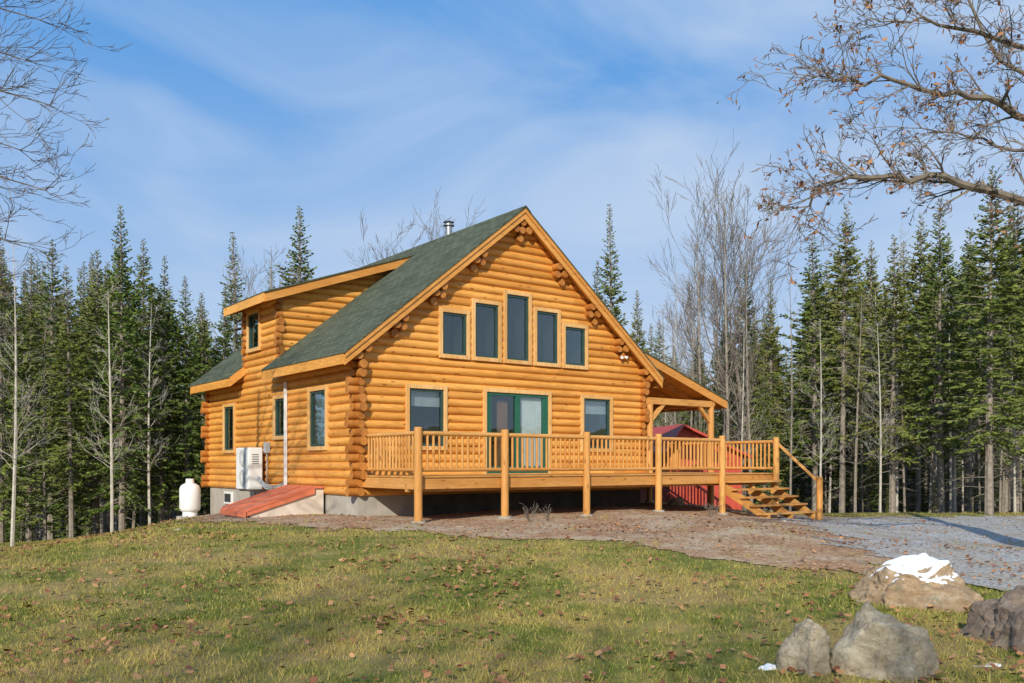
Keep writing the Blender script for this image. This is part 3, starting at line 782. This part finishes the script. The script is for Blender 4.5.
feat=[(2,27,225,3),(30,30,250,0),(52,34,238,1),(72,27.5,262,1),(97,31,246,3),(121,28,203,0),(143,33,238,2),(162,29.5,252,3),(187,30,274,0),(207,34,290,3),(222,33,283,4),
 (242,44,232,4),(299,46,205,0),(281,50,268,4),(614,42,205,4),(592,48,260,1),(636,46,288,0),(654,40,322,4),
 (745,40,262,1),(772,38,278,0),(815,36,232,1),(842,35,205,2),(868,38,240,2),(893,33,232,1),(918,36,212,2),(940,32,200,1),(968,35,228,2),(990,28,165,1),(1015,31,190,2),(1045,29,180,1),(700,42,320,4),(722,44,300,0)]
for px,Y,ty_,k in feat:
    tree('spruce_tree',cons[k],wx(px,Y),Y,Hfor(px,Y,ty_),wide=rt.uniform(.9,1.2))
forest=empty('distant_forest')
sk=np.array([(-400,215),(-200,230),(0,248),(60,262),(120,240),(160,262),(190,292),(225,300),(240,300),(300,330),(590,300),(640,305),(690,330),(730,305),(770,290),(800,262),(850,250),(900,240),(950,232),(1000,220),(1100,210),(1500,200)],float)
def filler(n,p0,p1,y0,y1,ex=(8,70),ks=(0,1,2,3,4,5)):
    for _ in range(n):
        px=rt.uniform(p0,p1); Y=rt.uniform(y0,y1); S=float(np.interp(px,sk[:,0],sk[:,1]))+rt.uniform(*ex)
        tree('forest_spruce',cons[rt.choice(ks)],wx(px,Y),Y,max(4,Hfor(px,Y,S)),parent=forest,wide=rt.uniform(.8,1.25))
filler(28,-70,225,33,44,(8,110)); filler(45,-160,240,44,75,(0,60)); filler(30,640,1080,36,47,(8,110),(1,2,5,2,0)); filler(60,600,1180,47,78,(0,60),(0,1,2,3,5)); filler(18,230,640,50,75,(10,60))
filler(8,-300,-60,25,60,(0,40)); filler(10,1080,1400,30,60,(0,40))
for _ in range(90):
    a=rt.uniform(-.85,.85); r=rt.uniform(78,110); tree('forest_spruce',cons[rt.choice([0,3,4])],math.sin(a)*r,math.cos(a)*r,rt.uniform(8,13),parent=forest,wide=1.7)
for _ in range(50):
    px=rt.choice([rt.uniform(-60,225),rt.uniform(650,1080)]); Y=rt.uniform(32,50)
    tree('forest_sapling',cons[rt.choice([0,4])],wx(px,Y),Y,rt.uniform(1.2,4.5),parent=forest,wide=1.2)

def grow(b,rs,p,d,L,r,lev,maxlev,leaves=None,nch=(3,5),droop=0.0,spread=.75,minr=.0035,up=.02,wan=.1,lp=.6):
    n=max(3,int(L/.28)) if lev<2 else 4
    pts=[p.copy()];rad=[r]; q=p.copy(); dd=d.copy(); st=L/n
    r1=r*.35
    for i in range(n):
        w=wan*.6 if lev<1 else wan
        dd=(dd+Vector((rs.gauss(0,w),rs.gauss(0,w),rs.gauss(0,w)*.7+up-droop))).normalized()
        q=q+dd*st; pts.append(q.copy()); rad.append(max(minr,r+(r1-r)*(i+1)/n))
    b.tube(pts,rad,7 if lev==0 else (5 if lev==1 else 3))
    if lev>=maxlev:
        if leaves is not None and rs.random()<lp: leaves.append(pts[-1])
        return
    nc=rs.randint(*nch)+(3 if lev==0 else 0)
    for k in range(nc):
        s=rs.uniform(.3 if lev else .3,1.0) if k else 1.0
        i=min(n,max(1,int(s*n))); pp=pts[i]; base=(pts[i]-pts[i-1]).normalized()
        o=base.orthogonal().normalized(); o.rotate(Matrix.Rotation(rs.random()*6.283,3,base))
        ang=rs.uniform(.3,spread) ; nd=(base*math.cos(ang)+o*math.sin(ang)).normalized()
        grow(b,rs,pp,nd,L*rs.uniform(.42,.68),max(minr,rad[i]*rs.uniform(.5,.75)),lev+1,maxlev,leaves,nch,droop,spread,minr,up,wan,lp)
def bare_mesh(name,seed,H,mat,maxlev=5,tr=.13,spread=.7,trunk=.5):
    rs=random.Random(seed); b=B()
    grow(b,rs,Vector((0,0,-.1)),Vector((rs.gauss(0,.02),rs.gauss(0,.02),1)).normalized(),H*trunk,tr,0,maxlev,None,(3,4),0,spread,.006,.06,.09)
    zt=max(v[2] for v in b.v); 
    me=bpy.data.meshes.new(name); me.from_pydata([tuple(c*H/zt for c in v) for v in b.v],[],b.f); me.materials.append(mat); me.update()
    return me
def pole_mesh(name,seed,H,mat,tr=.075,nb=46):
    rs=random.Random(seed); b=B(); n=14; ph=rs.random()*6
    pts=[Vector((.2*math.sin(2.2*i/n+ph)*i/n,.2*math.cos(1.7*i/n+ph)*i/n,H*i/n-.1*(i==0))) for i in range(n+1)]
    b.tube(pts,[tr*(1-i/n)**.8+.008 for i in range(n+1)],6)
    for k in range(nb):
        s=rs.uniform(.22,.98); i=min(n-1,int(s*n)); p=pts[i].lerp(pts[i+1],s*n-i); a=rs.random()*6.28; el=rs.uniform(.2,1.0)
        d=Vector((math.cos(a)*math.cos(el),math.sin(a)*math.cos(el),math.sin(el)))
        grow(b,rs,p,d,(1.5*(1-s)+.45)*rs.uniform(.5,1.1),.016*(1.2-s),3,5,None,(2,4),0,.7,.004,.05,.12)
    me=bpy.data.meshes.new(name); me.from_pydata(b.v,[],b.f); me.materials.append(mat); me.update(); return me
bares=[bare_mesh('bare_a',31,12,m_twig,5,.11,.55),bare_mesh('bare_b',32,12,m_twig,5,.10,.45,.6)]
poles=[pole_mesh('pole_a',51,12,m_birch),pole_mesh('pole_b',52,12,m_bark,.08,55),pole_mesh('pole_c',53,12,m_bark,.06,35)]
for px,Y,ty_,k in [(722,36,135,1),(745,38,160,0),(768,39,215,1),(405,48,195,0),(245,42,228,1),(690,44,250,1)]:
    tree('bare_maple_tree',bares[k],wx(px,Y),Y,Hfor(px,Y,ty_),base=12)
for px,Y,ty_,k in [(112,26.5,285,0),(150,28,300,0),(133,29,310,1),(45,28,310,1),(12,25,240,0),(168,30,330,2),(700,35,230,1),(728,35,180,2),(690,37,260,2),(752,36,250,1),(790,34,280,2),(820,33,320,0),(855,33,290,1),(880,32,320,0),(905,33,300,2),(930,32,330,1),(955,32,290,0),(980,31,330,2),(1000,29,340,1),(1015,30,320,0),(270,46,245,1),(425,47,215,2)]:
    tree('birch_tree',poles[k],wx(px,Y),Y,Hfor(px,Y,ty_),base=12)
for _ in range(46):
    px=rt.choice([rt.uniform(-40,220),rt.uniform(660,1060),rt.uniform(660,1060)]); Y=rt.uniform(33,48)
    tree('forest_bare_tree',rt.choice(poles),wx(px,Y),Y,rt.uniform(6,11),base=12,parent=forest,wide=.9)

# near oak (right) with brown leaves
mol=M('oak_leaf'); gi=mol.n('ShaderNodeNewGeometry')
mol.base(mol.ramp(gi.outputs['Random Per Island'],[(0,(.12,.045,.015)),(.5,(.24,.095,.03)),(1,(.38,.18,.065))])); mol.rough(.7)
m_oleaf=mol.m
m_oak=simple('oak_bark',(.10,.08,.06),(.20,.165,.125),8,.9,.4)
rs=random.Random(77); b=B(); lv=[]
def P(px,py,Y): return Vector((wx(px,Y),Y,ZC+(464-py)*Y/F))
base=Vector((9.3,13.6,g(9.3,13.6)-.1))
fork=Vector((9.2,13.5,4.2)); top=Vector((9.5,13.9,9.5))
b.tube([base,Vector((9.25,13.55,2)),fork,Vector((9.4,13.6,6.5)),top],[.3,.26,.22,.16,.05],10)
limbs=[([fork+Vector((0,0,.3)),P(1035,208,13),P(985,192,12.8),P(940,178,12.6),P(895,178,12.5),P(850,176,12.4),P(820,190,12.3),P(805,208,12.3)],.075),
       ([fork+Vector((0,0,1.6)),P(1030,120,13),P(985,100,12.6),P(940,94,12.4),P(890,80,12.2),P(850,82,12.1),P(820,76,12)],.06),
       ([Vector((9.4,13.6,6.2)),P(1030,50,13),P(975,32,12.8),P(920,18,12.6),P(880,22,12.5)],.05),
       ([Vector((9.4,13.6,6.0)),P(1040,90,14),P(1000,60,14.2),P(960,-20,14.4),P(930,-60,14.5)],.05),
       ([Vector((9.4,13.6,7.4)),P(1080,-40,12),P(1000,-60,11.5),P(940,-80,11)],.05),
       ([Vector((9.3,13.5,4.9)),P(1045,160,14),P(1000,145,14.4),P(955,135,14.8),P(905,128,15)],.04)]
for pts,r in limbs:
    n=len(pts); sm=[]
    for i in range(n-1):
        for k in range(3):
            q=pts[i].lerp(pts[i+1],k/3)+Vector((rs.gauss(0,.03),rs.gauss(0,.03),rs.gauss(0,.03))); sm.append(q)
    sm.append(pts[-1]); m_=len(sm)
    rad=[r*(1-.85*i/(m_-1)) for i in range(m_)]; b.tube(sm,rad,7)
    for i in range(3,m_):
        for _ in range(2):
            d=(sm[i]-sm[i-1]).normalized(); o=Vector((rs.gauss(0,1),rs.gauss(0,1),rs.gauss(.3,1))).normalized()
            dd=(d*.9+o*.8).normalized()
            grow(b,rs,sm[i],dd,rs.uniform(.35,.72),max(.010,rad[i]*.45),2,5,lv,(2,4),0,.85,.0045,.01,.15,.55)
nb0=len(b.f)
for p in lv:
    if rs.random()<.5: continue
    for _ in range(rs.choice([1,1,2])):
        q=p+Vector((rs.gauss(0,.04),rs.gauss(0,.04),rs.gauss(-.03,.04))); s=rs.uniform(.03,.065)
        a=Vector((rs.gauss(0,1),rs.gauss(0,1),rs.gauss(0,1))).normalized(); c_=a.orthogonal().normalized()
        b.add([q-a*s,q-c_*s*.55,q+a*s,q+c_*s*.55],[(0,1,2,3)])
o=b.obj('oak_tree',m_oak); o.data.materials.append(m_oleaf)
mi=np.zeros(len(b.f),dtype=np.int32); mi[nb0:]=1; o.data.polygons.foreach_set('material_index',mi)

rs=random.Random(5); b=B()
base=Vector((-9.6,12.8,g(-9.6,12.8)-.1))
b.tube([base,Vector((-9.5,12.7,3)),Vector((-9.6,12.8,6)),Vector((-9.4,13,9.5))],[.2,.16,.11,.04],9)
for h,px,py in [(3.2,-20,330),(3.8,20,300),(4.6,5,240),(5.2,45,190),(5.8,20,150),(6.4,50,105),(7,25,60),(7.6,40,20),(4.2,-30,260),(5.5,-20,180),(6.8,-10,90),(8.2,10,-20)]:
    s=Vector((-9.5,12.8,h)); e=P(px,py,13+rs.uniform(-1.2,1.2)); d=e-s; mdp=s+d*.5+Vector((0,0,.25))
    sm=[s,s.lerp(mdp,.5)+Vector((0,0,.08)),mdp,mdp.lerp(e,.5)+Vector((0,0,.06)),e]; rad=[.03,.024,.017,.012,.008]; b.tube(sm,rad,5)
    for i in range(1,5):
        for _ in range(3):
            dd=((sm[i]-sm[i-1]).normalized()*.9+Vector((rs.gauss(0,.4),rs.gauss(0,.4),rs.gauss(.25,.4)))).normalized()
            grow(b,rs,sm[i],dd,rs.uniform(.4,.75),.008,2,5,None,(2,3),0,.65,.0035,.03,.11)
b.obj('bare_maple_tree',m_twig)

rs=random.Random(9)
for x,y,h in [(.35,18.6,.36),(.75,18.9,.28),(4.6,20.8,.3)]:
    b=B()
    for _ in range(9):
        a=rs.random()*6.28; d=Vector((math.cos(a)*.5,math.sin(a)*.5,1)).normalized()
        grow(b,rs,Vector((x,y,g(x,y))),d,h*rs.uniform(.5,.9),.007,3,5,None,(2,3),0,.6,.004,.02,.15)
    b.obj('dry_shrub',m_twig)

# trees behind the viewpoint: bare crowns that dapple the foreground
for x,y,H,k in [(-3,-9,11,0),(-7,-11,13,1),(-12,-6,12,0),(3,-13,13,0),(9,-10,12,1),(-1,-7,9,1)]:
    tree('bare_maple_tree',bares[k],x,y,H,base=12)
for x,y,H,k in [(-9,-18,12,1),(-15,-17,13,0),(2,-20,12,1),(10,-20,13,3)]:
    tree('spruce_tree',cons[k],x,y,H)

# ------------------------------------------------------------------ LIGHT / SKY / CAMERA
EL=R(28); AZ=R(12)
sd=Vector((-math.sin(AZ)*math.cos(EL),-math.cos(AZ)*math.cos(EL),math.sin(EL)))
sl=bpy.data.lights.new('sun','SUN'); sl.energy=5.0; sl.angle=R(.53); sl.color=(1,.93,.79)
so=bpy.data.objects.new('sun',sl); scene.collection.objects.link(so); so.rotation_euler=(-sd).to_track_quat('-Z','Y').to_euler(); so.location=(0,-10,30)
wd=bpy.data.worlds.new('World'); scene.world=wd; wd.use_nodes=True; t=wd.node_tree; bg_=t.nodes['Background']
sky=t.nodes.new('ShaderNodeTexSky'); sky.sky_type='NISHITA'; sky.sun_disc=False; sky.sun_elevation=EL; sky.sun_rotation=math.pi+AZ
tc=t.nodes.new('ShaderNodeTexCoord')
mp_=t.nodes.new('ShaderNodeMapping'); mp_.inputs['Scale'].default_value=(1.0,1.0,2.4); mp_.inputs['Rotation'].default_value=(0,R(28),R(20)); t.links.new(tc.outputs['Generated'],mp_.inputs[0])
nz=t.nodes.new('ShaderNodeTexNoise'); nz.inputs['Scale'].default_value=2.6; nz.inputs['Detail'].default_value=7; nz.inputs['Roughness'].default_value=.52; nz.inputs['Distortion'].default_value=.7
t.links.new(mp_.outputs[0],nz.inputs['Vector'])
sp=t.nodes.new('ShaderNodeSeparateXYZ'); t.links.new(tc.outputs['Generated'],sp.inputs[0])
def wm(op,a,b,clamp=False):
    n=t.nodes.new('ShaderNodeMath'); n.operation=op; n.use_clamp=clamp
    for i,v in ((0,a),(1,b)):
        if isinstance(v,bpy.types.NodeSocket): t.links.new(v,n.inputs[i])
        else: n.inputs[i].default_value=v
    return n.outputs[0]
def wmix(f,a,b):
    n=t.nodes.new('ShaderNodeMix'); n.data_type='RGBA'
    for i,v in ((0,f),(6,a),(7,b)):
        if isinstance(v,bpy.types.NodeSocket): t.links.new(v,n.inputs[i])
        else: n.inputs[i].default_value=v
    return n.outputs[2]
blue=wmix(.85,sky.outputs[0],(1.3,3.8,8.2,1))
haze=wm('SUBTRACT',1.0,wm('MULTIPLY',sp.outputs[2],2.5),True)
blue=wmix(wm('MULTIPLY',haze,.85),blue,(6.2,7.3,8.7,1))
bias=wm('ADD',wm('MULTIPLY',sp.outputs[0],.5),wm('MULTIPLY',sp.outputs[2],-.5))
f=wm('MULTIPLY',wm('ADD',wm('MULTIPLY',nz.outputs[0],2.2),wm('ADD',bias,-.6),True),.8)
t.links.new(wmix(f,blue,(6.4,7.4,8.8,1)),bg_.inputs[0]); bg_.inputs[1].default_value=.1

cam=bpy.data.cameras.new('camera'); co_=bpy.data.objects.new('camera',cam); scene.collection.objects.link(co_)
co_.location=(0,0,ZC); co_.rotation_euler=(R(90),0,0); cam.sensor_width=36; cam.lens=F/1024*36; cam.shift_y=(464-341.5)/1024; cam.clip_end=2000
scene.camera=co_
scene.view_settings.view_transform='Standard'; scene.view_settings.look='None'; scene.view_settings.exposure=0
